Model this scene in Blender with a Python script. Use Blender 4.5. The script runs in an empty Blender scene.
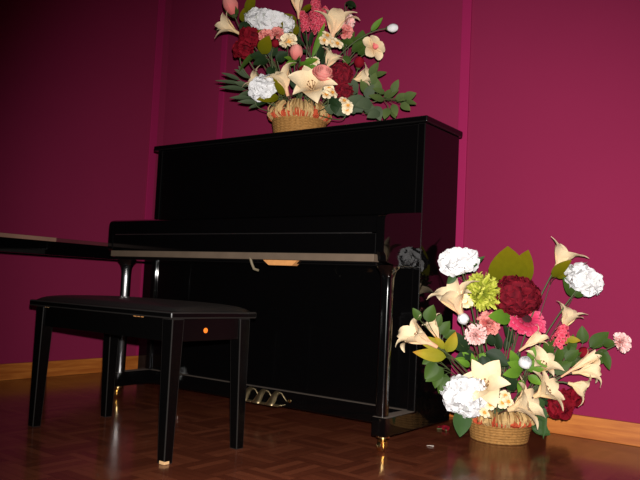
import bpy, bmesh, math, random
from mathutils import Vector, Matrix, Quaternion, noise
PI = math.pi
scene = bpy.context.scene
COL = scene.collection
V = Vector

# ---------------------------------------------------------------- camera
YAW, PITCH, ROLL, F = -0.6337, 0.0647, 0.0478, 717.5
CAM = V((1.2631, -2.3482, 0.5562))
FW = V((math.sin(YAW)*math.cos(PITCH), math.cos(YAW)*math.cos(PITCH), math.sin(PITCH)))
_r0 = V((math.cos(YAW), -math.sin(YAW), 0)); _u0 = _r0.cross(FW)
RT = math.cos(ROLL)*_r0 + math.sin(ROLL)*_u0
UP = -math.sin(ROLL)*_r0 + math.cos(ROLL)*_u0
cd = bpy.data.cameras.new('camera'); co = bpy.data.objects.new('camera', cd); COL.objects.link(co)
cd.sensor_width = 36; cd.lens = F/640*36; cd.clip_start = .05
M = Matrix((RT, UP, -FW)).transposed().to_4x4(); M.translation = CAM
co.matrix_world = M
scene.camera = co

# ---------------------------------------------------------------- materials
def new_mat(name):
    m = bpy.data.materials.new(name); m.use_nodes = True
    return m, m.node_tree.nodes, m.node_tree.links, m.node_tree.nodes['Principled BSDF']
def mat(name, c, rough=.6, metal=0, spec=.5, var=.12, scale=60, coat=0, bump=0, bscale=200):
    m, n, l, b = new_mat(name)
    tc = n.new('ShaderNodeTexCoord'); nz = n.new('ShaderNodeTexNoise'); nz.inputs['Scale'].default_value = scale
    nz.inputs['Detail'].default_value = 3
    l.new(tc.outputs['Object'], nz.inputs['Vector'])
    mx = n.new('ShaderNodeMix'); mx.data_type = 'RGBA'
    mx.inputs['A'].default_value = tuple(min(1, x*(1-var)) for x in c)+(1,)
    mx.inputs['B'].default_value = tuple(min(1, x*(1+var)) for x in c)+(1,)
    l.new(nz.outputs['Fac'], mx.inputs['Factor']); l.new(mx.outputs['Result'], b.inputs['Base Color'])
    b.inputs['Roughness'].default_value = rough; b.inputs['Metallic'].default_value = metal
    b.inputs['Specular IOR Level'].default_value = spec; b.inputs['Coat Weight'].default_value = coat
    b.inputs['Coat Roughness'].default_value = .05
    if bump:
        n2 = n.new('ShaderNodeTexNoise'); n2.inputs['Scale'].default_value = bscale
        l.new(tc.outputs['Object'], n2.inputs['Vector'])
        bp = n.new('ShaderNodeBump'); bp.inputs['Strength'].default_value = bump; bp.inputs['Distance'].default_value = .002
        l.new(n2.outputs['Fac'], bp.inputs['Height']); l.new(bp.outputs['Normal'], b.inputs['Normal'])
    return m
def ramp_mat(name, stops, rough=.7, spec=.12, attr='grad'):
    """colour runs along each petal or leaf, from its base (0) to its tip (1), stored as a mesh attribute"""
    m, n, l, b = new_mat(name)
    at = n.new('ShaderNodeAttribute'); at.attribute_name = attr
    cr = n.new('ShaderNodeValToRGB'); e = cr.color_ramp.elements
    e[0].position, e[0].color = stops[0][0], stops[0][1]+(1,)
    e[1].position, e[1].color = stops[-1][0], stops[-1][1]+(1,)
    for p, c in stops[1:-1]:
        x = e.new(p); x.color = c+(1,)
    tc = n.new('ShaderNodeTexCoord'); nz = n.new('ShaderNodeTexNoise'); nz.inputs['Scale'].default_value = 45
    l.new(tc.outputs['Object'], nz.inputs['Vector'])
    mr = n.new('ShaderNodeMapRange'); mr.inputs['To Min'].default_value = .84; mr.inputs['To Max'].default_value = 1.14
    l.new(nz.outputs['Fac'], mr.inputs['Value'])
    mx = n.new('ShaderNodeMix'); mx.data_type = 'RGBA'; mx.blend_type = 'MULTIPLY'; mx.inputs['Factor'].default_value = 1
    l.new(at.outputs['Fac'], cr.inputs['Fac']); l.new(cr.outputs['Color'], mx.inputs['A']); l.new(mr.outputs['Result'], mx.inputs['B'])
    l.new(mx.outputs['Result'], b.inputs['Base Color'])
    b.inputs['Roughness'].default_value = rough; b.inputs['Specular IOR Level'].default_value = spec
    return m
def wall_mat(name, c, rough, bump):
    m, n, l, b = new_mat(name)
    tc = n.new('ShaderNodeTexCoord'); nz = n.new('ShaderNodeTexNoise'); nz.inputs['Scale'].default_value = 2.2; nz.inputs['Detail'].default_value = 5
    l.new(tc.outputs['Object'], nz.inputs['Vector'])
    mx = n.new('ShaderNodeMix'); mx.data_type = 'RGBA'
    mx.inputs['A'].default_value = tuple(x*.95 for x in c)+(1,); mx.inputs['B'].default_value = tuple(x*1.05 for x in c)+(1,)
    l.new(nz.outputs['Fac'], mx.inputs['Factor']); l.new(mx.outputs['Result'], b.inputs['Base Color'])
    wv = n.new('ShaderNodeTexNoise'); wv.inputs['Scale'].default_value = 420; wv.inputs['Detail'].default_value = 2
    l.new(tc.outputs['Object'], wv.inputs['Vector'])
    bp = n.new('ShaderNodeBump'); bp.inputs['Strength'].default_value = bump; bp.inputs['Distance'].default_value = .002
    l.new(wv.outputs['Fac'], bp.inputs['Height']); l.new(bp.outputs['Normal'], b.inputs['Normal'])
    b.inputs['Roughness'].default_value = rough; b.inputs['Specular IOR Level'].default_value = .15
    return m
def wood_mat(name, c1, c2, axis, rough=.4):
    m, n, l, b = new_mat(name)
    tc = n.new('ShaderNodeTexCoord'); mp = n.new('ShaderNodeMapping')
    s = [26, 26, 26]; s[axis] = 2.2; mp.inputs['Scale'].default_value = s
    nz = n.new('ShaderNodeTexNoise'); nz.inputs['Scale'].default_value = 2.0; nz.inputs['Detail'].default_value = 6; nz.inputs['Distortion'].default_value = .6
    cr = n.new('ShaderNodeValToRGB'); e = cr.color_ramp.elements
    e[0].position, e[0].color = .32, c1+(1,); e[1].position, e[1].color = .7, c2+(1,)
    l.new(tc.outputs['Object'], mp.inputs['Vector']); l.new(mp.outputs['Vector'], nz.inputs['Vector'])
    l.new(nz.outputs['Fac'], cr.inputs['Fac']); l.new(cr.outputs['Color'], b.inputs['Base Color'])
    b.inputs['Roughness'].default_value = rough
    return m
def parquet_mat():
    m, n, l, b = new_mat('parquet')
    tc = n.new('ShaderNodeTexCoord'); sp = n.new('ShaderNodeSeparateXYZ')
    mp = n.new('ShaderNodeMapping'); mp.inputs['Rotation'].default_value = (0, 0, .03)
    l.new(tc.outputs['Object'], mp.inputs['Vector']); l.new(mp.outputs['Vector'], sp.inputs['Vector'])
    def mth(op, a, bb=None):
        x = n.new('ShaderNodeMath'); x.operation = op
        for i, v in enumerate((a, bb)):
            if v is None: continue
            if isinstance(v, (int, float)): x.inputs[i].default_value = v
            else: l.new(v, x.inputs[i])
        return x.outputs[0]
    T = .165; K = 5
    u = mth('DIVIDE', sp.outputs['X'], T); v = mth('DIVIDE', sp.outputs['Y'], T)
    fu = mth('FLOOR', u); fv = mth('FLOOR', v)
    par = mth('FLOORED_MODULO', mth('ADD', fu, fv), 2)
    inv = mth('SUBTRACT', 1, par)
    t = mth('ADD', mth('MULTIPLY', u, par), mth('MULTIPLY', v, inv))      # across the fingers
    s = mth('ADD', mth('MULTIPLY', v, par), mth('MULTIPLY', u, inv))      # along the fingers
    tk = mth('MULTIPLY', t, K); fid = mth('FLOOR', tk); ft = mth('FRACT', tk); fs = mth('FRACT', s)
    cb = n.new('ShaderNodeCombineXYZ'); l.new(fu, cb.inputs[0]); l.new(fv, cb.inputs[1]); l.new(fid, cb.inputs[2])
    wn = n.new('ShaderNodeTexWhiteNoise'); wn.noise_dimensions = '3D'; l.new(cb.outputs[0], wn.inputs['Vector'])
    # grain stretched along each finger
    g = n.new('ShaderNodeCombineXYZ'); l.new(mth('MULTIPLY', t, 26), g.inputs[0]); l.new(mth('MULTIPLY', s, 2.2), g.inputs[1]); l.new(mth('MULTIPLY', wn.outputs['Value'], 40), g.inputs[2])
    nz = n.new('ShaderNodeTexNoise'); nz.inputs['Scale'].default_value = 1; nz.inputs['Detail'].default_value = 4; l.new(g.outputs[0], nz.inputs['Vector'])
    fac = mth('ADD', mth('MULTIPLY', wn.outputs['Value'], .62), mth('MULTIPLY', nz.outputs['Fac'], .42))
    cr = n.new('ShaderNodeValToRGB'); e = cr.color_ramp.elements
    e[0].position, e[0].color = .12, (.082, .0200, .0100, 1); e[1].position, e[1].color = .95, (.185, .052, .024, 1)
    x = e.new(.5); x.color = (.128, .033, .0155, 1)
    l.new(fac, cr.inputs['Fac'])
    def edge(f, w): return mth('MULTIPLY', mth('GREATER_THAN', f, w), mth('LESS_THAN', f, 1-w))
    gap = mth('MULTIPLY', edge(ft, .03), edge(fs, .008))
    dk = mth('ADD', mth('MULTIPLY', gap, .5), .5)
    mx = n.new('ShaderNodeMix'); mx.data_type = 'RGBA'; mx.blend_type = 'MULTIPLY'; mx.inputs['Factor'].default_value = 1
    l.new(cr.outputs['Color'], mx.inputs['A']); l.new(dk, mx.inputs['B']); l.new(mx.outputs['Result'], b.inputs['Base Color'])
    n3 = n.new('ShaderNodeTexNoise'); n3.inputs['Scale'].default_value = 5; n3.inputs['Detail'].default_value = 4; l.new(tc.outputs['Object'], n3.inputs['Vector'])
    mr = n.new('ShaderNodeMapRange'); mr.inputs['To Min'].default_value = .09; mr.inputs['To Max'].default_value = .24
    l.new(n3.outputs['Fac'], mr.inputs['Value']); l.new(mr.outputs['Result'], b.inputs['Roughness'])
    b.inputs['Specular IOR Level'].default_value = .3
    bp = n.new('ShaderNodeBump'); bp.inputs['Strength'].default_value = .12; bp.inputs['Distance'].default_value = .002
    l.new(mth('ADD', mth('MULTIPLY', wn.outputs['Value'], .5), gap), bp.inputs['Height']); l.new(bp.outputs['Normal'], b.inputs['Normal'])
    return m

MAGENTA = (.235, .0145, .060)
M_wall = wall_mat('wall_fabric', MAGENTA, .85, .25)
M_trim = wall_mat('wall_batten', (.32, .014, .085), .6, .05)
M_floor = parquet_mat()
M_base_x = wood_mat('baseboard_wood_long', (.34, .088, .013), (.53, .175, .030), 0)
M_base_y = wood_mat('baseboard_wood_side', (.34, .088, .013), (.53, .175, .030), 1)
M_gloss = mat('piano_lacquer', (.0013, .0012, .0013), .05, spec=.24, var=.1)
def dusty_mat():
    m = mat('dusty_lacquer', (.0014, .0013, .0014), .03, spec=.36)
    n, l = m.node_tree.nodes, m.node_tree.links; b = n['Principled BSDF']; src = b.inputs['Base Color'].links[0].from_socket
    g = n.new('ShaderNodeNewGeometry'); sp = n.new('ShaderNodeSeparateXYZ'); l.new(g.outputs['Normal'], sp.inputs[0])
    mr = n.new('ShaderNodeMapRange'); mr.inputs['From Min'].default_value = .85; mr.inputs['From Max'].default_value = .99; mr.inputs['To Max'].default_value = .85
    l.new(sp.outputs['Z'], mr.inputs['Value'])
    mx = n.new('ShaderNodeMix'); mx.data_type = 'RGBA'; l.new(mr.outputs['Result'], mx.inputs['Factor']); l.new(src, mx.inputs['A'])
    mx.inputs['B'].default_value = (.19, .15, .12, 1); l.new(mx.outputs['Result'], b.inputs['Base Color'])
    m2 = n.new('ShaderNodeMapRange'); m2.inputs['To Min'].default_value = .06; m2.inputs['To Max'].default_value = .7
    l.new(mr.outputs['Result'], m2.inputs['Value']); l.new(m2.outputs['Result'], b.inputs['Roughness'])
    return m
M_dusty = dusty_mat()
M_leg = mat('leg_lacquer', (.0015, .0015, .0016), .115, spec=1.0, var=.1)
M_satin = mat('bench_lacquer', (.0014, .0013, .0013), .20, spec=.18, var=.15)
M_vinyl = mat('seat_vinyl', (.009, .0085, .0082), .38, spec=.5, bump=.25, bscale=160)
M_slip = mat('slip_rail', (.098, .070, .048), .6, spec=.3, var=.25, scale=14)
M_tan = mat('worn_edge', (.26, .14, .095), .5, var=.3, scale=12)
M_wall_reflection = mat('edge_wall_reflection', (.085, .016, .022), .4, var=.2, scale=12)  # red wall's reflection put into the table edge as its own colour
M_pale = mat('pale_wood', (.55, .34, .16), .6, var=.2, scale=40)
M_blockwood = mat('latch_wood', (.50, .23, .075), .55, var=.2, scale=50)
M_strap = mat('strap_leather', (.16, .13, .08), .6)
M_brass = mat('brass', (.80, .56, .24), .22, metal=1, var=.1)
M_edge = mat('bench_edge_glint', (.014, .013, .012), .32, spec=.4)  # flash hairlines on the bench bevels, painted as a lighter black
M_edge_fine = mat('piano_edge_glint', (.004, .0037, .0036), .24, spec=.3)  # fainter painted hairline highlights for the piano's bevelled edges
M_pedal = mat('worn_brass', (.72, .55, .30), .36, metal=1, var=.15)
M_steel = mat('steel', (.6, .6, .6), .3, metal=1)
M_lamp_glint = mat('orange_glint', (.95, .19, .02), .3)  # orange of a mirrored camera lamp, as plain colour
M_straw = mat('straw', (.30, .150, .042), .75, spec=.2, var=.5, scale=110, bump=.6, bscale=260)
M_raffia = mat('raffia', (.50, .33, .14), .8, spec=.15, var=.3, scale=50)
M_raffia_br = mat('raffia_brown', (.27, .15, .05), .8, spec=.15, var=.3, scale=50)
M_raffia_red = mat('raffia_orange', (.45, .070, .028), .8, spec=.15, var=.3, scale=50)
M_foam = mat('florist_foam', (.03, .045, .02), .9)
M_stem = mat('stem_green', (.055, .075, .022), .6, var=.3)
M_stem_br = mat('stem_brown', (.075, .035, .022), .6, var=.3)
M_lily = ramp_mat('lily_petal', [(0, (.66, .46, .24)), (.3, (.74, .54, .30)), (.6, (.80, .63, .39)), (1, (.82, .67, .44))])
M_lily_pk = ramp_mat('lily_petal_blush', [(0, (.72, .38, .22)), (.35, (.78, .53, .32)), (.65, (.80, .62, .38)), (1, (.82, .67, .44))])
M_white = ramp_mat('white_petal', [(0, (.42, .45, .36)), (.3, (.70, .70, .69)), (1, (.76, .76, .77))], .8, .1)
M_wcore = mat('white_flower_core', (.60, .61, .56), .8, spec=.1)
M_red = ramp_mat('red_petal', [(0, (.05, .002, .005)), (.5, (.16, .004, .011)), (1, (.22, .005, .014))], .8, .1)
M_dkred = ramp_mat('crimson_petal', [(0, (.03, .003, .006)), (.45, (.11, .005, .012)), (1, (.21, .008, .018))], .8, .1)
M_hot = ramp_mat('hot_pink_petal', [(0, (.40, .015, .05)), (.5, (.72, .055, .15)), (1, (.82, .20, .30))], .7)
M_pink = ramp_mat('pink_petal', [(0, (.62, .12, .12)), (.5, (.72, .20, .18)), (1, (.80, .33, .28))], .7)
M_ltpink = ramp_mat('light_pink_petal', [(0, (.78, .25, .24)), (.4, (.86, .47, .43)), (1, (.92, .66, .62))], .7)
M_astil = ramp_mat('plume_pink', [(0, (.45, .03, .06)), (.5, (.68, .07, .12)), (1, (.82, .22, .26))], .7)
M_cream = ramp_mat('cream_blossom', [(0, (.70, .42, .12)), (.4, (.84, .68, .42)), (1, (.90, .80, .58))], .7)
M_yellow = mat('blossom_eye', (.72, .33, .05), .7)
M_lime = ramp_mat('lime_petal', [(0, (.16, .22, .015)), (.6, (.42, .46, .045)), (1, (.60, .60, .11))], .6)
M_stamen = mat('stamen', (.20, .09, .03), .7)
M_dark = mat('flower_eye', (.05, .006, .01), .8)
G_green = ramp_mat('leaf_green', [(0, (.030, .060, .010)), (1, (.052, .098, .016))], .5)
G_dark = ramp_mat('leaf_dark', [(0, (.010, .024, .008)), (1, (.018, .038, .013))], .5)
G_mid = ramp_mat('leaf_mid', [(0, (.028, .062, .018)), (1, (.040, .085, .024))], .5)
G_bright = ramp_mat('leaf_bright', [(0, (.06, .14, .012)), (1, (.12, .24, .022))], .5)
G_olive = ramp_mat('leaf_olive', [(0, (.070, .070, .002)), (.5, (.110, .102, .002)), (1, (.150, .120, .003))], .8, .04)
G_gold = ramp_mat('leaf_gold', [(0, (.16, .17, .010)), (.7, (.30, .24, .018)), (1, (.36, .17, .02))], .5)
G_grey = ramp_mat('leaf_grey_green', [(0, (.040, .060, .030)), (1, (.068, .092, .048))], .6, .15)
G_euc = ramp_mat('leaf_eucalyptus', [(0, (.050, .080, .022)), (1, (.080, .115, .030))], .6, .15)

# ---------------------------------------------------------------- object helpers
def tag(o, label=None, cat=None, group=None, kind=None):
    if label: o['label'] = label
    if cat: o['category'] = cat
    if group: o['group'] = group
    if kind: o['kind'] = kind
    return o
def empty(name, loc, label, cat, group=None):
    o = bpy.data.objects.new(name, None); COL.objects.link(o); o.location = loc; o.empty_display_size = .05
    return tag(o, label, cat, group)
def link(name, me, parent=None, loc=None):
    o = bpy.data.objects.new(name, me); COL.objects.link(o)
    if parent: o.parent = parent
    if loc is not None: o.location = loc
    return o
def finish(bm, name, material, parent=None, loc=None, smooth=True, angle=35):
    """links the bmesh as ONE mesh object; its coordinates are world ones unless loc is given, and are moved into the parent's frame"""
    me = bpy.data.meshes.new(name)
    off = V((0, 0, 0))
    p = parent
    while p is not None:
        off += V(p.location); p = p.parent
    if parent is None and loc is None:
        bb = [v.co for v in bm.verts]
        loc = V(((min(c.x for c in bb)+max(c.x for c in bb))/2, (min(c.y for c in bb)+max(c.y for c in bb))/2, min(c.z for c in bb)))
    if loc is not None: off += V(loc)
    for v in bm.verts: v.co -= off
    bm.normal_update()
    bm.to_mesh(me); bm.free()
    for m_ in (material if isinstance(material, (list, tuple)) else [material]): me.materials.append(m_)
    if smooth:
        me.shade_smooth(); me.set_sharp_from_angle(angle=math.radians(angle))
    o = link(name, me, parent, loc)
    if smooth and angle == 35:
        wn = o.modifiers.new('weighted_normal', 'WEIGHTED_NORMAL'); wn.keep_sharp = True; wn.weight = 80
    return o
def box(bm, lo, hi, bev=0, seg=2, mi=0):
    r = bmesh.ops.create_cube(bm, size=1)
    vs = r['verts']
    for v in vs:
        v.co = V([lo[i]+(v.co[i]+.5)*(hi[i]-lo[i]) for i in range(3)])
    es = list({e for v in vs for e in v.link_edges})
    fs = list({f for v in vs for f in v.link_faces})
    for f in fs: f.material_index = mi
    if bev:
        bmesh.ops.bevel(bm, geom=es, offset=bev, segments=seg, profile=.5, affect='EDGES', material=1)
def prism(bm, poly, axis, a, b, bev=0, seg=2):
    """polygon in the plane across axis, extruded from a to b"""
    def mk(p, t):
        if axis == 0: return V((t, p[0], p[1]))
        if axis == 1: return V((p[0], t, p[1]))
        return V((p[0], p[1], t))
    A = [bm.verts.new(mk(p, a)) for p in poly]; B = [bm.verts.new(mk(p, b)) for p in poly]
    n = len(poly); fs = [bm.faces.new(A), bm.faces.new(B[::-1])]
    for i in range(n): fs.append(bm.faces.new((A[i], B[i], B[(i+1) % n], A[(i+1) % n])))
    bmesh.ops.recalc_face_normals(bm, faces=fs)
    if bev:
        es = {e for f in fs for e in f.edges if e.calc_face_angle(0) > .5}
        bmesh.ops.bevel(bm, geom=list(es), offset=bev, segments=seg, profile=.5, affect='EDGES')
def lathe(bm, prof, c, axis=V((0, 0, 1)), n=24, wob=None, mi=0):
    q = V((0, 0, 1)).rotation_difference(axis); rings = []
    for j, (r, z) in enumerate(prof):
        ring = []
        for i in range(n):
            a = 2*PI*i/n; rr = r*(1+(wob(a, j) if wob else 0))
            ring.append(bm.verts.new(V(c)+q @ V((rr*math.cos(a), rr*math.sin(a), z))))
        rings.append(ring)
    for j in range(len(rings)-1):
        for i in range(n):
            f = bm.faces.new((rings[j][i], rings[j][(i+1) % n], rings[j+1][(i+1) % n], rings[j+1][i])); f.material_index = mi
    for ring, rev in ((rings[0], True), (rings[-1], False)):
        f = bm.faces.new(ring[::-1] if rev else ring); f.material_index = mi
def tube(bm, pts, r, n=6, mi=0, r2=None):
    pts = [V(p) for p in pts]; rings = []; ref = None
    for i, p in enumerate(pts):
        t = (pts[min(i+1, len(pts)-1)]-pts[max(i-1, 0)])
        if t.length < 1e-9: t = V((0, 0, 1))
        t.normalize()
        if ref is None: ref = t.orthogonal().normalized()
        ref = (ref - t*ref.dot(t)); ref = ref.normalized() if ref.length > 1e-6 else t.orthogonal().normalized()
        s = t.cross(ref); rr = r if r2 is None else r+(r2-r)*i/(len(pts)-1)
        rings.append([bm.verts.new(p+ref*(math.cos(2*PI*k/n)*rr)+s*(math.sin(2*PI*k/n)*rr)) for k in range(n)])
    for a, b in zip(rings, rings[1:]):
        for k in range(n):
            f = bm.faces.new((a[k], a[(k+1) % n], b[(k+1) % n], b[k])); f.material_index = mi
    for ring in (rings[0][::-1], rings[-1]):
        f = bm.faces.new(ring); f.material_index = mi
def bez(a, b, c, d, n=10):
    return [a*(1-t)**3+b*3*t*(1-t)**2+c*3*t*t*(1-t)+d*t**3 for t in [i/n for i in range(n+1)]]

# ---------------------------------------------------------------- the setting
YW, XW = .670, -2.225          # back wall and left wall
bm = bmesh.new(); box(bm, (XW-.1, -5.0, -.06), (3.6, YW+.1, 0)); tag(finish(bm, 'floor', M_floor, loc=V((0, 0, 0))), 'dark reddish brown parquet floor of short wood fingers', 'floor', kind='structure')
bm = bmesh.new(); box(bm, (XW-.1, YW, 0), (3.6, YW+.1, 3.0)); tag(finish(bm, 'wall_back', M_wall), 'magenta wall behind the piano', 'wall', kind='structure')
bm = bmesh.new(); box(bm, (XW-.1, -5.0, 0), (XW, YW, 3.0)); tag(finish(bm, 'wall_left', M_wall), 'magenta wall on the left of the piano', 'wall', kind='structure')
bm = bmesh.new(); box(bm, (XW+.016, YW-.016, 0), (3.6, YW, .088), .003); tag(finish(bm, 'baseboard_back', M_base_x), 'orange brown wooden baseboard under the back wall', 'baseboard', kind='structure')
bm = bmesh.new(); box(bm, (XW, -5.0, 0), (XW+.016, YW, .084), .003); tag(finish(bm, 'baseboard_left', M_base_y), 'orange brown wooden baseboard under the left wall', 'baseboard', kind='structure')
def batten(name, x0, x1, label):
    bm = bmesh.new(); box(bm, (x0, YW-.011, .088), (x1, YW+.001, 3.0), .003); tag(finish(bm, name, M_trim), label, 'trim', kind='structure')
batten('trim_1', -.186, -.139, 'magenta batten on the wall right behind the piano end')
batten('trim_2', -1.747, -1.705, 'magenta batten on the wall above the left half of the piano')
bm = bmesh.new(); box(bm, (XW-.001, YW-.110, .084), (XW+.009, YW-.055, 3.0), .003); tag(finish(bm, 'trim_3', M_trim), 'magenta batten in the corner left of the piano', 'trim', kind='structure')

# ---------------------------------------------------------------- upright piano
W, D, H = 1.48, .2925, 1.21
ZB, ZT = .054, .1201
piano = empty('upright_piano', (-W/2, .10, 0), 'tall glossy black upright piano with closed key lid against the magenta wall', 'piano')
def P(name, bm, m=M_gloss, parent=piano, **k): return finish(bm, name, [m, M_edge_fine] if m is M_gloss else m, parent, **k)
for x0, x1 in ((-W, -W+.032), (-.032, 0)):
    bm = bmesh.new(); box(bm, (x0, .0, ZB), (x1, D, H-.024), .004); P('side_panel', bm)
bm = bmesh.new(); box(bm, (-W+.032, D-.02, ZB+.02), (-.032, D-.004, H-.024)); P('back_board', bm, M_satin)
bm = bmesh.new(); box(bm, (-W-.022, -.012, H-.024), (.012, D+.006, H), .005, 3); P('top_lid', bm)
bm = bmesh.new(); box(bm, (-W+.033, .008, .842), (-.033, .03, H-.025), .003); P('upper_panel', bm)
bm = bmesh.new(); box(bm, (-W+.033, .012, ZT), (-.033, .034, .648), .003); P('lower_panel', bm)
bm = bmesh.new(); box(bm, (-W+.033, -.003, ZB), (-.033, .034, ZT-.001), .004); P('plinth', bm, M_dusty)
# key lid: a sloping top folding down to the front face
YF = -.262
lid = [(.006, .836), (.006, .847), (-.10, .834), (-.22, .820), (YF+.016, .8145), (YF+.005, .809), (YF, .797), (YF, .752), (YF+.003, .750), (YF+.02, .750), (YF+.02, .80), (-.10, .818)]
bm = bmesh.new(); prism(bm, lid, 0, -W+.034, -.034); P('key_lid', bm)
bm = bmesh.new(); box(bm, (-W+.034, YF+.001, .6765), (-.034, YF+.022, .7485), .002); P('key_lid_front', bm)
bm = bmesh.new(); tube(bm, [(-W+.05, YF-.0005, .7492), (-.05, YF-.0005, .7492)], .0019, 8); P('lid_hinge', bm, M_steel)
arm = [(.0, .640), (.0, .8475), (-.22, .820), (YF+.016, .8145), (YF+.004, .808), (YF-.002, .795), (YF-.002, .684), (YF+.012, .672), (YF+.016, .652), (-.19, .640)]
for x0, x1 in ((-W, -W+.033), (-.033, 0)):
    bm = bmesh.new(); prism(bm, arm, 0, x0, x1, .0035, 2); P('arm', bm)
bm = bmesh.new(); box(bm, (-W+.034, YF-.008, .649), (-.034, YF+.03, .676), .003); P('key_slip', bm, M_slip)
bm = bmesh.new(); box(bm, (-W+.034, YF+.012, .636), (-.034, .01, .6485), .003); P('keybed', bm)
bm = bmesh.new(); prism(bm, [(-.535, .6485), (-.368, .6485), (-.392, .628), (-.505, .628)], 1, YF-.004, YF+.03, .002); tag(P('latch_block', bm, M_blockwood), 'pale orange wooden block under the key slip')
bm = bmesh.new(); tube(bm, [(-.598, YF-.004, .655), (-.585, YF-.006, .630), (-.575, YF-.004, .612), (-.555, YF-.002, .607)], .005, 6); tag(P('strap', bm, M_strap), 'thin olive strap hanging below the key slip')
# legs with a flared top, standing on toe blocks with brass castors
def piano_leg(xc):
    bm = bmesh.new(); n = 28
    prof = [(.118, .0215), (.18, .0215), (.40, .0215), (.56, .0215), (.595, .0225), (.612, .026), (.624, .032), (.634, .041), (.6405, .048)]
    rings = []
    for z, h in prof:
        ring = []; h = h if xc > -.5 else h*1.3
        for i in range(n):
            a = 2*PI*i/n; e = .62 if xc > -.5 else 1.7
            x = math.copysign(abs(math.cos(a))**e, math.cos(a)); y = math.copysign(abs(math.sin(a))**e, math.sin(a))
            ring.append(bm.verts.new((xc+x*min(h, .034 if z < .63 else .04)*(.92 if xc > -.5 else .84)*1.0, -.178+y*h, z)))
        rings.append(ring)
    for a, b in zip(rings, rings[1:]):
        for i in range(n): bm.faces.new((a[i], a[(i+1) % n], b[(i+1) % n], b[i]))
    bm.faces.new(rings[0][::-1]); bm.faces.new(rings[-1])
    P('leg', bm, M_leg, angle=60)
for sx in (-W+.040, -.030):
    piano_leg(sx)
for x0, x1 in ((-W-.002, -W+.052), (-.0535, .002)):
    bm = bmesh.new(); inner = x1 if x0 < -.5 else x0; tp = -.010 if x0 < -.5 else .010
    poly = [(x0, -.2074), (x1, -.2074), (x1+(tp if x0 < -.5 else 0), .003), (x0+(0 if x0 < -.5 else tp), .003)]
    prism(bm, poly, 2, ZB, ZT, .004); P('toe_block', bm, M_dusty)
    xc = (x0+x1)/2
    c = empty('castor', (0, 0, 0), None, None); c.parent = piano; c.location = V((xc, -.172, 0))-V(piano.location)
    bm = bmesh.new(); lathe(bm, [(.017, .046), (.024, .047), (.024, .054), (.010, .0545)], (xc, -.172, 0), n=20)
    lathe(bm, [(.008, .036), (.009, .047)], (xc, -.172, 0), n=12)
    P('mount', bm, M_brass, c)
    bm = bmesh.new(); box(bm, (xc-.014, -.186, .014), (xc-.010, -.164, .040), .001); box(bm, (xc+.010, -.186, .014), (xc+.014, -.164, .040), .001)
    box(bm, (xc-.014, -.186, .034), (xc+.014, -.164, .040), .001); P('fork', bm, M_brass, c)
    bm = bmesh.new(); lathe(bm, [(.010, -.011), (.018, -.0085), (.020, 0), (.018, .0085), (.010, .011)], (xc, -.182, .020), V((1, 0, 0)), 20); P('wheel', bm, M_brass, c)
# pedals
for xp in (-.788, -.714, -.641):
    pd = empty('pedal', (0, 0, 0), None, None); pd.parent = piano; pd.location = V((xp, 0, .08))-V(piano.location)
    bm = bmesh.new(); rows = []
    for y, z, hw, th in ((.004, .108, .0085, .014), (-.008, .108, .0100, .016), (-.018, .103, .0125, .020), (-.028, .093, .0155, .024), (-.038, .081, .0185, .024), (-.047, .072, .0205, .018), (-.055, .067, .0195, .012), (-.060, .065, .014, .008)):
        rows.append([bm.verts.new(V((xp+hw*cx, y, z+th*cz))) for cx, cz in ((-1, -.3), (-.85, .2), (-.4, .5), (.4, .5), (.85, .2), (1, -.3), (.7, -.5), (-.7, -.5))])
    for a, b in zip(rows, rows[1:]):
        for i in range(8): bm.faces.new((a[i], b[i], b[(i+1) % 8], a[(i+1) % 8]))
    bm.faces.new(rows[0]); bm.faces.new(rows[-1][::-1]); bmesh.ops.recalc_face_normals(bm, faces=bm.faces[:])
    P('pedal_lever', bm, M_pedal, pd, angle=60)
    bm = bmesh.new(); box(bm, (xp-.024, -.030, .0545), (xp+.024, -.002, .060), .0015); P('pedal_plate', bm, M_pedal, pd)
bm = bmesh.new(); lathe(bm, [(.009, 0), (.008, .006), (.003, .009)], (-.575, .003, .083), V((0, -1, 0)), 14); tag(P('knob', bm, M_brass), 'small brass knob right of the pedals')

# ---------------------------------------------------------------- piano bench
BC = V((-.7545, -.661, 0)); BR = Matrix.Rotation(-.026, 4, 'Z')
bench = empty('piano_bench', BC, 'black lacquered piano bench with padded seat and chipped edges in front of the piano', 'bench')
def B(name, bm, m, parent=bench, **k):
    for v in bm.verts: v.co = BC + BR @ v.co
    return finish(bm, name, m, parent, **k)
hx, hy = .3765, .1715
bm = bmesh.new(); box(bm, (-.395, -.190, .437), (.391, .188, .459), .005, 3); B('seat_board', bm, [M_satin, M_edge])
bm = bmesh.new(); NX, NY = 40, 24; g = []
def sq(u, p): return math.copysign(abs(u)**p, u)
for j in range(NY+1):
    row = []
    for i in range(NX+1):
        u, v = 2*i/NX-1, 2*j/NY-1
        d = (1-abs(u)**7)*(1-abs(v)**5)
        r = max(abs(u), abs(v)); k = 1-.035*max(0, (abs(u)*abs(v)-.75))*4
        row.append(bm.verts.new((u*.384*k, v*.182*k, .4595+.022*max(0, d)**.45+.004*(1-u*u)*(1-v*v))))
    g.append(row)
for j in range(NY):
    for i in range(NX): bm.faces.new((g[j][i], g[j][i+1], g[j+1][i+1], g[j+1][i]))
edge = [g[0][i] for i in range(NX+1)]+[g[j][NX] for j in range(1, NY+1)]+[g[NY][i] for i in range(NX-1, -1, -1)]+[g[j][0] for j in range(NY-1, 0, -1)]
bm.faces.new(edge[::-1])
B('seat_cushion', bm, M_vinyl)
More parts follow.
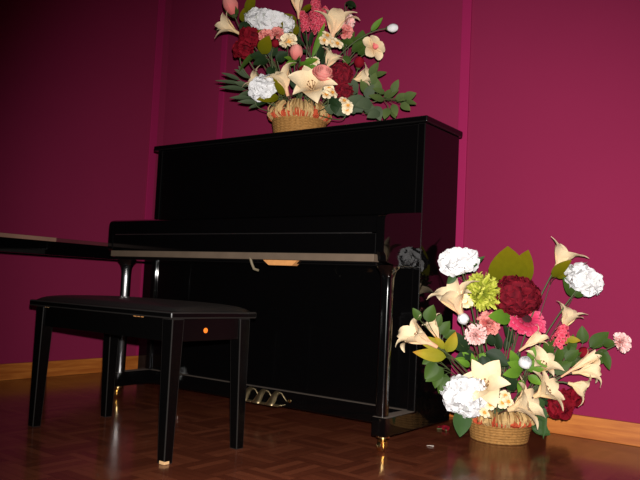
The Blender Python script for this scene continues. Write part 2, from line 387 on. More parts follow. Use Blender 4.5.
for lo, hi in (((-hx+.03, -hy+.006), (hx-.03, -hy+.026)), ((-hx+.03, hy-.026), (hx-.03, hy-.006)), ((-hx+.006, -hy+.03), (-hx+.026, hy-.03)), ((hx-.026, -hy+.03), (hx-.006, hy-.03))):
    bm = bmesh.new(); box(bm, (lo[0], lo[1], .366), (hi[0], hi[1], .437), .002); B('apron', bm, M_satin)
for sx, sy in ((-1, -1), (1, -1), (-1, 1), (1, 1)):
    bm = bmesh.new()
    box(bm, (0, 0, 0), (1, 1, 1))
    for v in bm.verts:
        w = .048 if v.co.z > .5 else .033
        v.co = V((sx*(hx-v.co.x*w), sy*(hy-v.co.y*w), .437*v.co.z))
    bmesh.ops.recalc_face_normals(bm, faces=bm.faces[:])
    bmesh.ops.bevel(bm, geom=bm.edges[:], offset=.003, segments=2, profile=.5, affect='EDGES', material=1)
    B('leg', bm, [M_satin, M_edge])
bm = bmesh.new(); box(bm, (hx-.022, -hy-.0006, .0008), (hx-.002, -hy+.004, .011), .0008); box(bm, (hx-.004, -hy-.0004, .0008), (hx+.0007, -hy+.020, .010), .0008); tag(B('worn_chip', bm, M_pale), 'bare pale wood at the foot of the nearest leg')
bm = bmesh.new()
for a, b in ((-.337, -.318), (-.314, -.302)): box(bm, (a, -hy+.0055, .4335), (b, -.160, .4365), .0008)
tag(B('worn_chip', bm, M_pale), 'tan worn marks along the upper edge of the front rail')
bm = bmesh.new()
for a, b in ((.18, .196), (.20, .212), (.217, .232)): box(bm, (a, -hy+.0055, .4325), (b, -.160, .4365), .0008)
tag(B('worn_chip', bm, M_blockwood), 'orange chips along the front rail near the right corner')
bm = bmesh.new(); lathe(bm, [(.0085, 0), (.0085, .002), (.0055, .0035)], (hx-.0062, -.028, .399), V((1, 0, 0)), 18); tag(B('lamp_glint', bm, M_lamp_glint), 'small orange disc for a camera lamp reflected in the right rail')  # added disc, coloured as a camera lamp's reflection in the lacquer

# ---------------------------------------------------------------- table at the left
XT = -1.70
table = empty('side_table', (XT-.2, -.9, 0), 'black table edge with tan top reaching in from the left behind the bench', 'table')
bm = bmesh.new(); box(bm, (XT-.40, -2.2, .705), (XT, -.385, .724), .002); finish(bm, 'tabletop', M_tan, table)
bm = bmesh.new(); box(bm, (XT-.40, -.384, .705), (XT-.002, .53, .723), .002); tag(finish(bm, 'tabletop_end', M_wall_reflection, table), 'far end of the table top, coloured dark red for the wall reflected in its edge')  # same table top; its red paints in the reflected wall
bm = bmesh.new()
for lo, hi in (((XT-.024, -2.16), (XT-.004, .51)), ((XT-.37, -2.16), (XT-.35, .51)), ((XT-.349, .49), (XT-.025, .51)), ((XT-.349, -2.16), (XT-.025, -2.14))):
    box(bm, (lo[0], lo[1], .642), (hi[0], hi[1], .7045), .002)
finish(bm, 'apron', M_gloss, table)
for lx, ly in ((XT-.075, -2.13), (XT-.345, -2.13), (XT-.085, .43), (XT-.345, .43)):
    bm = bmesh.new(); box(bm, (lx, ly, 0), (lx+.075, ly+.065, .7045), .004); finish(bm, 'leg', M_gloss, table)

# ---------------------------------------------------------------- baskets
def basket(c, rb, rt, h, hf, label, seed):
    rnd = random.Random(seed)
    c = V(c); root = empty('flower_basket', c, label, 'basket', None)
    n, rows = 120, 7; prof = []
    for j in range(rows*6+1):
        t = j/(rows*6); k = t*rows
        prof.append((rb+(rt-rb)*t+.0042*abs(math.sin(PI*k)), h*t))
    bm = bmesh.new()
    lathe(bm, prof+[(rt-.012, h), (rt-.014, h-.02)], c, n=n, wob=lambda a, j: .012*math.sin(a*30+(j//6)*PI*.9+j*.55)+.012*noise.noise(V((a*9, j*.7, seed)))+.008*noise.noise(V((a*31, j*1.3, seed))))
    finish(bm, 'woven_body', M_straw, root, angle=70)
    bm = bmesh.new(); lathe(bm, [(rt-.016, h-.018), (rt-.016, h+.004), (rt*.6, h+.018), (.01, h+.022)], c, n=30); finish(bm, 'florist_foam', M_foam, root)
    bm = bmesh.new()
    for i in range(760):
        a = rnd.random()*2*PI; L = hf*rnd.uniform(.62, 1.15); w = rnd.uniform(.0022, .0048)
        red = rnd.random() < (.75 if math.sin(a*11+seed)+rnd.uniform(-.5, .5) > .25 else .10)
        r0 = rt-.003+rnd.uniform(-.005, .003); out = rnd.uniform(.012, .030)
        pts = []; mi = 1 if red else (2 if rnd.random() < .3 else 0); tw = rnd.uniform(-1.1, 1.1)
        for k in range(6):
            t = k/5; aa = a+rnd.uniform(-.006, .006)+.05*t*math.sin(i)
            r = r0+out*math.sin(PI*t*.8)-(.020*t**3); pts.append((aa, r, h-.006+L*t))
        hi_ = rnd.uniform(.45, .85) if red else 1
        vs = []
        for aa, r, z in pts:
            da = w/r*math.cos(tw); dr = w*math.sin(tw); z = h-.006+(z-h+.006)*hi_
            vs.append([bm.verts.new(c+V(((r-dr)*math.cos(aa-da), (r-dr)*math.sin(aa-da), z))), bm.verts.new(c+V(((r+.0012)*math.cos(aa), (r+.0012)*math.sin(aa), z))), bm.verts.new(c+V(((r+dr)*math.cos(aa+da), (r+dr)*math.sin(aa+da), z)))])
        for p, q in zip(vs, vs[1:]):
            for k in range(2):
                f = bm.faces.new((p[k], p[k+1], q[k+1], q[k])); f.material_index = mi
    tag(finish(bm, 'raffia_fringe', [M_raffia, M_raffia_red, M_raffia_br], root), 'frayed tan and orange raffia rim', kind=None)
    return root
CF = V((.182, .352, 0)); HF = .070
CT = V((-.715, .145, H)); HT = .080
basket(CF, .104, .116, HF, .058, 'round straw basket on the floor holding the bouquet right of the piano', 3)
basket(CT, .106, .120, HT, .074, 'round straw basket on the piano top holding the upper bouquet', 5)

# ---------------------------------------------------------------- flower kit
def ray(px, py, d):
    return CAM + FW*d + RT*((px-320)/F*d) - UP*((py-240)/F*d)
def pF(px, py, off=0):          # a point of the floor bouquet: its wings come forward of the basket
    d = 2.785+off-(max(0, 500-px)*.0030)-(max(0, px-500)*.0013)
    p = ray(px, py, d)
    while p.x < .035 and p.y < D+.03: d -= .02; p = ray(px, py, d)
    return p, d
def pT(px, py, off=0):
    d = 3.215+off-(max(0, px-300)*.0016)
    return ray(px, py, d), d
class Ctx: pass
BQ = {}
for k, (fn, c, hh) in {'F': (pF, CF, HF), 'T': (pT, CT, HT)}.items():
    o = Ctx(); o.at, o.c, o.top = fn, c, hh; BQ[k] = o
FOOT = [0]
def foot(o, to, rnd):
    """where a stem enters the foam of its basket"""
    d = V((to.x-o.c.x, to.y-o.c.y, 0)); r = min(.075, d.length*.35)
    d = d.normalized()*r if d.length > 1e-6 else d
    FOOT[0] += 1; a = FOOT[0]*2.39996
    return o.c + d*.8 + V((math.cos(a)*.025, math.sin(a)*.025, o.top+.004))
class Fl:
    """a flower being built: world-space pieces, linked under an Empty at the stem's foot"""
    def __init__(s, bq, name, label, group, seed, cat='flower'):
        s.o = BQ[bq]; s.rnd = random.Random(seed); s.name, s.label, s.group, s.cat = name, label, group, cat; s.parts = []
    def part(s, name, bm, m, lab=None, angle=70): s.parts.append((name, bm, m, lab, angle))
    def close(s, base, axis, stem_r=.0028, stem_m=None, sepal=True, extra=()):
        ft = foot(s.o, base, s.rnd); L = (base-ft).length
        root = empty(s.name, ft, s.label, s.cat, s.group)
        pts = bez(ft-V((0, 0, .012)), ft+V((0, 0, .30*L)), base-axis*.30*L, base+axis*.004, 12)
        # keep stems above the floor and the piano top
        zmin = s.o.c.z+.012
        pts = [ft-V((0, 0, .012))]+[V((p.x, p.y, max(p.z, zmin))) for p in pts[1:]]
        bm = bmesh.new(); tube(bm, pts, stem_r, 6); finish(bm, 'stem', stem_m or M_stem, root, angle=80)
        for nm, b2, m, lab, ang in s.parts:
            ob = finish(b2, nm, m, root, angle=ang)
            if lab: ob['label'] = lab
        return root
def frame(axis, spin=0):
    axis = axis.normalized(); x = axis.orthogonal().normalized(); x = Quaternion(axis, spin) @ x
    return x, axis.cross(x), axis
def setg(bm):
    return bm.verts.layers.float.get('grad') or bm.verts.layers.float.new('grad')
def petal(bm, o, fr, ang, spine, widths, cup=.25, nu=4, wave=0, ph=0, tipg=1.0, mi=0):
    """spine: (r, z) list from base to tip in the frame's radial plane; widths: half widths"""
    lay = setg(bm); x, y, z = fr; rd = x*math.cos(ang)+y*math.sin(ang); tg = -x*math.sin(ang)+y*math.cos(ang)
    rows = []; n = len(spine)
    for j, ((r, h), w) in enumerate(zip(spine, widths)):
        r2, h2 = spine[min(j+1, n-1)]; r1, h1 = spine[max(j-1, 0)]
        tr, th = r2-r1, h2-h1; ln = math.hypot(tr, th) or 1; nr, nh = -th/ln, tr/ln     # inner normal
        row = []
        for i in range(nu+1):
            u = 2*i/nu-1
            lift = cup*w*u*u + wave*math.sin(u*5+ph+j*1.3)*(j/n)
            v = bm.verts.new(o + rd*(r+nr*lift) + z*(h+nh*lift) + tg*(u*w)); v[lay] = j/(n-1)*tipg; row.append(v)
        rows.append(row)
    for a, b in zip(rows, rows[1:]):
        for i in range(nu):
            f = bm.faces.new((a[i], a[i+1], b[i+1], b[i])); f.material_index = mi
def leaf(bm, base, d, nrm, L, w, bend=.15, fold=.25, n=8, shape=.75):
    """one leaf blade from its base along d"""
    lay = setg(bm); d = d.normalized(); s = d.cross(nrm).normalized(); nn = s.cross(d).normalized(); rows = []
    for j in range(n+1):
        t = j/n; ww = w*.5*(math.sin(PI*min(1, t**shape*.985+.012)))**.85
        c = base+d*(L*t)-nn*(bend*L*t*t)
        row = []
        for i in range(5):
            u = i/2-1
            v = bm.verts.new(c+s*(u*ww)+nn*(fold*abs(u)*ww)); v[lay] = t; row.append(v)
        rows.append(row)
    for a, b in zip(rows, rows[1:]):
        for i in range(4): bm.faces.new((a[i], a[i+1], b[i+1], b[i]))
def dirv(ang, k=0.0):
    """direction from a picture angle (degrees, counter-clockwise from right) and a share k turned to the viewer"""
    a = math.radians(ang); return (RT*math.cos(a)+UP*math.sin(a))*math.sqrt(1-k*k) - FW*k

def lily(bq, b, m, R, k, label, off=0, group=None, blush=False, seed=0, open_=1.0, spin=None, rec=1.0):
    """b, m: throat base and mouth centre in the photograph's pixels; R mouth radius in pixels; k how far it turns to the viewer"""
    f = Fl(bq, 'lily', label, group, seed); rnd = f.rnd
    base, d = f.o.at(b[0], b[1], off); s = d/F
    pl = V((m[0]-b[0], m[1]-b[1])); fl = max(pl.length, 1)*s
    ax = (RT*pl.x-UP*pl.y)*s; L = 1.16*fl/math.sqrt(max(.02, 1-k*k)); L = min(max(L, 20*s), 62*s)
    ax = (ax.normalized()*math.sqrt(1-k*k)-FW*k).normalized()
    fr = frame(ax, rnd.random()*PI if spin is None else spin); Rm = R*s
    mt = M_lily_pk if blush else M_lily
    for i in range(6):
        ang = i*PI/3+rnd.uniform(-.10, .10); q = rnd.uniform(.85, 1.13); inner = i % 2; oq = rnd.uniform(.72, 1.1)*open_
        sp = []; N = 14
        for j in range(N+1):
            t = j/N
            r = Rm*(.085+.16*t+.82*oq*max(0, t-.34)**1.5/.536+.12*max(0, t-.8)/.2)
            h = L*q*(1.06*t-.26*rec*oq*max(0, t-.70)**2/.09)
            sp.append((r, h))
        wm = Rm*(.42 if inner else .31)*(1.2 if k > .8 else 1)
        wd = []
        for j in range(N+1):
            t = j/N; tubew = 1.2*sp[j][0]*math.tan(PI/6)
            u = max(0, (t-.18)/.82)
            bl = wm*max(0, math.sin(PI*u**1.05))**.9 if u > 0 else 0
            w = max(bl, tubew if t < .48 else 0)
            wd.append(max(w, .0008))
        bm = bmesh.new(); petal(bm, base, fr, ang, sp, wd, cup=.30, nu=6, wave=.014*Rm, ph=i*1.7)
        f.part('petal', bm, mt, None, 80)
    bm = bmesh.new()
    for i in range(6):
        a = i*PI/3+.5; rr = Rm*.22; d2 = fr[0]*math.cos(a)+fr[1]*math.sin(a)
        p0, p1 = base+ax*L*.2, base+ax*L*.66+d2*rr*.8
        tube(bm, [p0, (p0+p1)/2+d2*rr*.1, p1], .0011, 5); tube(bm, [p1-d2.cross(ax)*.004, p1+d2.cross(ax)*.004], .0022, 5)
    f.part('stamens', bm, M_stamen)
    f.close(base, ax, .0032, M_stem_br if seed % 2 else M_stem)

def fib(n, cosmin=-.2):
    out = []
    for i in range(n):
        z = 1-(1-cosmin)*(i+.5)/n; r = math.sqrt(max(0, 1-z*z)); a = i*2.39996
        out.append(V((r*math.cos(a), r*math.sin(a), z)))
    return out
def floret(bm, c, ax, r, np_, spin, rnd, cup=.3, lift=.35, wave=.12, wf=.62):
    fr = frame(ax, spin)
    for i in range(np_):
        q = rnd.uniform(.85, 1.12)
        sp = [(r*q*t, r*lift*(t-.9*t*t)+r*rnd.uniform(-.03, .03)) for t in (0, .25, .5, .75, .93, 1.0)]
        wd = [r*wf*w for w in (.16, .55, .92, 1.0, .72, .40)]
        petal(bm, c, fr, 2*PI*i/np_+rnd.uniform(-.15, .15), sp, wd, cup=cup*rnd.uniform(.2, 1.2), nu=4, wave=wave*r, ph=rnd.random()*6)
def cluster(bq, name, px, rx, ry, rot, nf, fr_px, np_, material, label, off=0, group=None, seed=0, k=.8, up=70, core=None, depth=.8, wave=.14, stem=None):
    """a dome of florets: rx, ry its half sizes in pixels"""
    f = Fl(bq, name, label, group, seed); rnd = f.rnd; c, d = f.o.at(px[0], px[1], off); s = d/F
    a = math.radians(rot); ex = RT*math.cos(a)+UP*math.sin(a); ey = -RT*math.sin(a)+UP*math.cos(a); ez = -FW
    bm = bmesh.new(); setg(bm)
    for p in fib(nf, -.35):
        q = c + ex*(p.x*(rx-fr_px*.5)*s) + ey*(p.y*(ry-fr_px*.5)*s) + ez*(p.z*min(rx, ry)*depth*s)
        nrm = (ex*p.x/rx*ry + ey*p.y + ez*p.z).normalized()
        nrm = (nrm+V((rnd.uniform(-.2, .2), rnd.uniform(-.2, .2), rnd.uniform(-.2, .2)))).normalized()
        floret(bm, q, nrm, fr_px*s*rnd.uniform(.85, 1.15), np_, rnd.random()*6, rnd, wave=wave)
    f.part('florets', bm, material, None, 80)
    bm = bmesh.new(); lathe(bm, [(.3*ry*s, -.55*ry*s*depth), (.72*ry*s, -.2*ry*s), (.74*ry*s, .12*ry*s), (.5*ry*s, .5*ry*s*depth), (.02, .62*ry*s*depth)], c, ez, 16)
    for v in bm.verts:
        w = v.co-c; v.co += ex*(w.dot(ex)*(rx/ry-1))
    f.part('core', bm, core or M_stem)
    ax = dirv(up, .35); f.close(c-ax*(.55*min(rx, ry)*s), ax, .003, stem)
def pompon(bq, name, px, R, material, label, off=0, group=None, seed=0, face=(90, .8), n=110, thin=.16, spread=-.1, ruff=.5, ry=1.0, eye=None, curl=.25, jitter=.25):
    """many narrow petals round a centre"""
    f = Fl(bq, name, label, group, seed); rnd = f.rnd; c, d = f.o.at(px[0], px[1], off); s = d/F; r = R*s
    ax = dirv(*face); x, y, z = frame(ax)
    bm = bmesh.new(); setg(bm)
    for p in fib(n, spread):
        w = (x*p.x+y*p.y+z*p.z).normalized(); w = (w+V((rnd.uniform(-1, 1), rnd.uniform(-1, 1), rnd.uniform(-1, 1)))*jitter*.5).normalized()
        fr2 = frame((z*1.0+w*.2).normalized() if w.dot(z) < .9 else w.orthogonal(), 0)
        side = w.orthogonal().normalized(); side = Quaternion(w, rnd.random()*6.28) @ side
        L = r*rnd.uniform(.86, 1.06)
        fr3 = (w, w.cross(side), side)
        sp = [(L*t, curl*r*(t**2.2)*rnd.uniform(.3, 1)) for t in (.12, .4, .7, .92, 1.0)]
        wd = [r*thin*q for q in (.35, .7, 1.0, 1.0, ruff)]
        petal(bm, c, fr3, 0, sp, wd, cup=.35, nu=2, wave=.02*r, ph=rnd.random()*6)
    f.part('petals', bm, material, None, 80)
    if eye:
        bm = bmesh.new(); lathe(bm, [(.36*r, -.02*r), (.36*r, .20*r), (.2*r, .3*r), (.03*r, .3*r)], c, z, 16); f.part('flower_eye', bm, eye)
    bm = bmesh.new(); lathe(bm, [(.05*r, -.55*r), (.24*r, -.3*r), (.34*r, -.02*r), (.1*r, .05*r)], c, z, 12); f.part('calyx', bm, M_stem)
    f.close(c-z*.5*r, z, .0027)
def gerbera(bq, px, R, label, off=0, seed=0, face=(100, .55), group=None):
    f = Fl(bq, 'gerbera', label, group, seed); rnd = f.rnd; c, d = f.o.at(px[0], px[1], off); s = d/F; r = R*s
    fr = frame(dirv(*face)); bm = bmesh.new()
    for ring, (n, q, z0, lift) in enumerate(((26, 1.0, 0, .10), (22, .84, .03, .22), (18, .62, .06, .40))):
        for i in range(n):
            L = r*q*rnd.uniform(.92, 1.05)
            sp = [(L*t, r*(z0+lift*t-.25*lift*t*t)+r*rnd.uniform(-.015, .015)) for t in (.2, .45, .7, .9, .98, 1.0)]
            petal(bm, c, fr, 2*PI*(i+.5*ring)/n+rnd.uniform(-.05, .05), sp, [r*.13*q*w for w in (.45, .8, 1, 1, .7, .4)], cup=.3, nu=2)
    f.part('petals', bm, M_hot, None, 80)
    bm = bmesh.new(); lathe(bm, [(.34*r, .04*r), (.36*r, .16*r), (.22*r, .24*r), (.03*r, .22*r)], c, fr[2], 20, wob=lambda a, j: .05*math.sin(a*14)); f.part('flower_eye', bm, M_dark)
    bm = bmesh.new(); lathe(bm, [(.05*r, -.4*r), (.22*r, -.16*r), (.33*r, .03*r), (.1*r, .05*r)], c, fr[2], 14); f.part('calyx', bm, M_stem)
    f.close(c-fr[2]*.36*r, fr[2], .003)
def rose(bq, px, R, material, label, off=0, group=None, seed=0, face=(90, .5), tall=1.15, bud=False, name='rose', sep=True, sm=None):
    f = Fl(bq, name, label, group, seed); rnd = f.rnd; c, d = f.o.at(px[0], px[1], off); s = d/F; r = R*s
    ax = dirv(*face); fr = frame(ax, rnd.random()*6); o = c-ax*r*tall*.9
    bm = bmesh.new(); setg(bm)
    rings = ((3, .30, 1.02, .10), (3, .48, 1.0, .14), (4, .68, .97, .2)) if bud else ((3, .26, 1.0, .10), (4, .45, .98, .14), (5, .66, .94, .22), (5, .86, .84, .42), (5, 1.0, .66, .6))
    mx = rings[-1][1]
    for ri, (n, q, hh, op) in enumerate(rings):
        for i in range(n):
            rr = r*q/mx*.98; Hh = 2*r*tall*.92*hh; sp = []
            for t in (0, .15, .35, .55, .75, .9, 1.0):
                bel = math.sin(PI*min(1, t*.62+.02))**.75
                cl = (1-.45*t**3) if bud else (1+op*.5*t**3)
                sp.append((rr*bel*cl+.001, Hh*t))
            ha = PI/n*1.45; a0 = 2*PI*i/n+ri*.7+rnd.uniform(-.1, .1); rows = []; lay = setg(bm)
            for j, ((pr, ph_), t) in enumerate(zip(sp, (0, .15, .35, .55, .75, .9, 1.0))):
                row = []
                for u in (-1, -.6, -.2, .2, .6, 1):
                    edge = abs(u)**2; hh2 = ph_*(1-.10*edge*t)+rnd.uniform(-.02, .02)*r*t
                    rr2 = pr*(1+(.07 if u > 0 else -.05)*edge); aa = a0+u*ha*(.6+.4*math.sin(PI*min(1, t*.75+.1)))
                    v = bm.verts.new(o+fr[0]*(rr2*math.cos(aa))+fr[1]*(rr2*math.sin(aa))+ax*hh2); v[lay] = .15+.85*t*rnd.uniform(.9, 1); row.append(v)
                rows.append(row)
            for p_, q_ in zip(rows, rows[1:]):
                for u in range(5): bm.faces.new((p_[u], p_[u+1], q_[u+1], q_[u]))
    f.part('petals', bm, material, None, 80)
    bm = bmesh.new(); lathe(bm, [(.1*r, -.22*r), (.34*r, -.08*r), (.46*r, .2*r), (.2*r, .36*r)], o, ax, 12); f.part('calyx', bm, M_stem)
    if sep:
        bm = bmesh.new()
        for i in range(4):
            a = i*PI/2+rnd.random()*.5; w = fr[0]*math.cos(a)+fr[1]*math.sin(a)
            leaf(bm, o+w*.3*r, (ax*.8+w*.75).normalized(), (w*.8-ax*.5), r*1.1, r*.45, bend=.2)
        f.part('sepals', bm, G_green)
    f.close(o-ax*.18*r, ax, .0026, sm)
def blossoms(bq, pts, R, label, off=0, group=None, seed=0, face=(60, .8), npet=6):
    """a sprig of small cream flowers with orange eyes; pts their centres in pixels"""
    f = Fl(bq, 'blossom_sprig', label, group, seed); rnd = f.rnd; cs = []
    node = None
    for i, p in enumerate(pts):
        c, d = f.o.at(p[0], p[1], off-.006*i); s = d/F; r = R*s; ax = (dirv(*face)+V((rnd.uniform(-.3, .3), rnd.uniform(-.3, .3), rnd.uniform(-.3, .3)))).normalized()
        bm = bmesh.new(); floret(bm, c, ax, r, npet, rnd.random()*6, rnd, cup=.3, lift=.35, wave=.06, wf=.42)
        f.part('blossom', bm, M_cream, None, 80)
        bm = bmesh.new(); lathe(bm, [(.16*r, 0), (.30*r, .26*r), (.24*r, .30*r), (.05*r, .16*r)], c, ax, 10); f.part('blossom_eye', bm, M_yellow)
        cs.append((c, ax))
    mean = sum((c for c, a in cs), V((0, 0, 0)))/len(cs); node = mean+FW*.03-V((0, 0, .035))
    bm = bmesh.new()
    for c, a in cs: tube(bm, bez(node, node+V((0, 0, .02)), c-a*.02, c, 6), .0014, 5)
    f.part('stalks', bm, M_stem)
    f.close(node, V((0, 0, 1)), .0022)
def plume(bq, base, tip, R, label, off=0, group=None, seed=0, n=70):
    """a feathery spike of tiny pink florets"""
    f = Fl(bq, 'astilbe', label, group, seed); rnd = f.rnd
    a, d = f.o.at(base[0], base[1], off); b, _ = f.o.at(tip[0], tip[1], off-.01); s = d/F; ax = (b-a).normalized(); fr = frame(ax)
    bm = bmesh.new(); setg(bm)
    for i in range(n):
        t = (i+.5)/n; an = i*2.39996; rr = R*s*(.35+.65*math.sin(PI*min(1, t*.8+.18)))*rnd.uniform(.35, 1)
        w = fr[0]*math.cos(an)+fr[1]*math.sin(an); c = a+(b-a)*t+w*rr
        floret(bm, c, (w+ax*.4).normalized(), 2.7*s*rnd.uniform(.7, 1.2), 5, rnd.random()*6, rnd, lift=.5, wf=.5)
    f.part('florets', bm, M_astil, None, 80)
    bm = bmesh.new(); tube(bm, [a, b], .0022, 6)
    for i in range(24):
        t = (i+.5)/24; an = i*2.39996; w = fr[0]*math.cos(an)+fr[1]*math.sin(an); p = a+(b-a)*t
        tube(bm, [p, p+w*R*s*.7+ax*.006], .0008, 4)
    f.part('branchlets', bm, M_stem_br)
    f.close(a, ax, .0025)
def orchid(bq, px, R, label, off=0, seed=0, face=(20, .85)):
    f = Fl(bq, 'orchid', label, None, seed); rnd = f.rnd; c, d = f.o.at(px[0], px[1], off); s = d/F; r = R*s; ax = dirv(*face)
    fr = frame(ax, .4); 
    for i in range(5):
        bm = bmesh.new(); q = rnd.uniform(.92, 1.08)
        sp = [(r*q*t, r*(.30*t-.25*t*t)) for t in (.04, .2, .4, .6, .8, .94, 1.0)]
        petal(bm, c, fr, 2*PI*i/5+.3, sp, [r*.46*w for w in (.2, .55, .9, 1, .85, .5, .12)], cup=.3, nu=4, wave=.03*r, ph=i); f.part('petal', bm, M_lily, None, 80)
    bm = bmesh.new()
    for i in range(3): petal(bm, c, fr, 2*PI*i/3+1.2, [(r*.3*t, r*(.32*t)) for t in (0, .3, .6, .9, 1)], [r*.2*w for w in (.3, .8, 1, .7, .3)], cup=.6, nu=4)
    f.part('lip', bm, M_pink, 'blush pink lip', 80)
    f.close(c-ax*.1*r, ax, .0026)
def spray(bq, label, leaves, material, group=None, seed=0, node=None, node_off=.03, name='leaf_spray', stem_m=None, cat='foliage', fold=.22, shape=.75, bend=.12):
    """leaves: (base px, base py, picture angle, length px, width px, turn to viewer k, depth offset)"""
    f = Fl(bq, name, label, group, seed, cat); rnd = f.rnd; bases = []; bm = bmesh.new(); setg(bm)
    for bx, by, ang, L, w, k, off in leaves:
        p, d = f.o.at(bx, by, off); s = d/F; dv = dirv(ang, k)
        nr = (-FW*rnd.uniform(.7, 1)+UP*rnd.uniform(.1, .6)+RT*rnd.uniform(-.35, .35))
        zmin = f.o.c.z+.008 if (f.o is BQ['F'] or p.y > -.02) else -9
        b2 = bmesh.new(); lay = setg(b2); leaf(b2, p, dv, nr, L*s/math.sqrt(max(.2, 1-k*k)), w*s, fold=fold, shape=shape, bend=bend*rnd.uniform(.2, 1.6))
        lo = min(v.co.z for v in b2.verts)
        if lo < zmin:
            for v in b2.verts: v.co.z += (zmin-lo)*1.0
            p = p+V((0, 0, zmin-lo))
        vm = {v: bm.verts.new(v.co) for v in b2.verts}; l2 = setg(bm)
        for v, q in vm.items(): q[l2] = v[lay]
        for fc in b2.faces: bm.faces.new([vm[v] for v in fc.verts])
        b2.free(); bases.append((p, dv))
    f.part('leaves', bm, material, None, 80)
    if node is None: nd = sum((p for p, _ in bases), V((0, 0, 0)))/len(bases); nd = nd+(V((f.o.c.x, f.o.c.y, f.o.c.z+f.o.top))-nd)*.35+FW*.02
    else: nd = f.o.at(node[0], node[1], node_off)[0]
    nd.z = max(nd.z, f.o.c.z+.014)
    bm = bmesh.new()
    for p, dv in bases:
        pts = bez(nd, nd+(p-nd)*.4+V((0, 0, .006)), p-dv*.012, p+dv*.006, 6)
        tube(bm, [V((q.x, q.y, max(q.z, f.o.c.z+.004))) if f.o is BQ['F'] or q.y > -.015 else q for q in pts], .0013, 5)
    f.part('twigs', bm, stem_m or M_stem)
    f.close(nd, (nd-V((f.o.c.x, f.o.c.y, f.o.c.z))).normalized(), .0022, stem_m)

# ---- floor bouquet
GL = 'cream lilies in the floor basket'
lily('F', (464, 320), (448, 289), 25, .12, 'cream lily tilted left just under the left white carnation, floor bouquet', -.02, GL, True, 1, 1, .9, 1.15)
lily('F', (437, 347), (408, 331), 21, .15, 'cream lily furthest left, over the olive leaves beside the piano leg', .0, GL, True, 2, 1, .3, 1.15)
lily('F', (441, 344), (430, 320), 12, .10, 'narrow cream lily trumpet just behind the leftmost lily', .05, GL, True, 3, .8)
lily('F', (555, 269), (566, 250), 19, .05, 'cream lily topping the right side, right of the big olive leaf', .02, GL, False, 4, 1, None, .45)
lily('F', (562, 332), (569, 310), 16, .15, 'cream lily below the right white carnation against the wall', .03, GL, False, 5, 1, None, .6)
lily('F', (484, 388), (481, 378), 23, .84, 'wide open cream lily facing forward above the large white hydrangea', -.10, GL, False, 6, 1.0, .3)
lily('F', (508, 410), (529, 400), 27, .40, 'large cream lily hanging over the front rim of the floor basket', -.15, GL, False, 7, 1, .5)
lily('F', (537, 374), (542, 358), 19, .55, 'pale cream lily right of the white rosebud', -.05, GL, False, 8)
lily('F', (534, 397), (550, 385), 23, .40, 'cream lily with visible stamens above the red geraniums', -.10, GL, False, 9)
lily('F', (561, 377), (592, 355), 10, .10, 'long slender cream lily trumpet pointing right, under the red rosebud', -.02, GL, True, 10, .6)
lily('F', (572, 373), (596, 369), 16, .12, 'drooping cream lily with recurved petals at the far right edge', -.01, GL, False, 11, 1, None, 1.2)
lily('F', (568, 383), (584, 388), 17, .30, 'cream lily hanging right above the baseboard and the red geraniums', -.05, GL, False, 12, 1, None, 1.4)
lily('F', (519, 351), (542, 334), 12, .15, 'cream lily trumpet poking out below the hot pink gerbera', -.06, GL, True, 13, .9)
GW = 'white carnations of the floor bouquet'
cluster('F', 'carnation', (459, 261), 18, 12, 12, 15, 11, 5, M_white, 'ruffled white carnation at the upper left of the floor bouquet, beside the piano', .02, GW, 21, up=110, core=M_wcore, wave=.09)
cluster('F', 'carnation', (584, 280), 19, 12.5, -38, 16, 11, 5, M_white, 'ruffled white carnation at the upper right of the floor bouquet', .0, GW, 22, up=60, core=M_wcore, wave=.09)
cluster('F', 'hydrangea', (464, 395), 22, 21, 0, 26, 11, 4, M_white, 'big white hydrangea low at the left of the floor basket', -.06, None, 23, up=60, core=M_wcore, wave=.09)
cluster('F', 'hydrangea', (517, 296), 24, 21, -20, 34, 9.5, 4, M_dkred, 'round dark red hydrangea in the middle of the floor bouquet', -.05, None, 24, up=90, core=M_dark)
pompon('F', 'chrysanthemum', (482, 293), 20, M_lime, 'lime green spider chrysanthemum left of the dark red hydrangea', .0, None, 25, (80, .8), 280, .06, -.25, .4, curl=.45)
gerbera('F', (525, 321), 21, 'hot pink gerbera tucked under the dark red hydrangea', .0, 26, (75, .72))
pompon('F', 'carnation', (488, 324), 12, M_pink, 'salmon pink carnation behind the pale pink pompon flower', .02, 'pink carnations of the floor bouquet', 27, (60, .75), 170, .20, .0, .8)
pompon('F', 'carnation', (476, 335), 11.5, M_ltpink, 'pale pink pompon carnation left of centre, over dark leaves', -.03, 'pink carnations of the floor bouquet', 28, (130, .85), 260, .10, .0, .9, jitter=.08, curl=.12)
pompon('F', 'carnation', (620, 343), 10.5, M_ltpink, 'pale pink carnation at the far right tip of the floor bouquet', .0, 'pink carnations of the floor bouquet', 29, (40, .6), 200, .11, -.1, .9, jitter=.1, curl=.15)
rose('F', (464, 319), 6.5, M_white, 'small white rosebud hanging below the left cream lily', -.04, None, 30, (160, .4), 1.0, True, 'rosebud')
rose('F', (488, 318), 4, M_white, 'tiny white bud peeping over the salmon pink carnation', .03, None, 31, (80, .4), 1.0, True, 'rosebud')
rose('F', (525, 363), 7.5, M_white, 'white rosebud cupped in bright green leaves at the bouquet centre', -.12, None, 32, (90, .75), 1.0, True, 'rosebud')
rose('F', (583, 353), 6.5, M_red, 'red rosebud above the long right lily trumpet', .02, None, 33, (40, .3), 1.0, True, 'rosebud')
GR = 'red geraniums of the floor bouquet'
cluster('F', 'geranium', (559, 408), 12, 11, 0, 8, 9, 5, M_red, 'red geranium in front of the baseboard, right of the floor basket', -.06, GR, 34, up=120, core=M_dark)
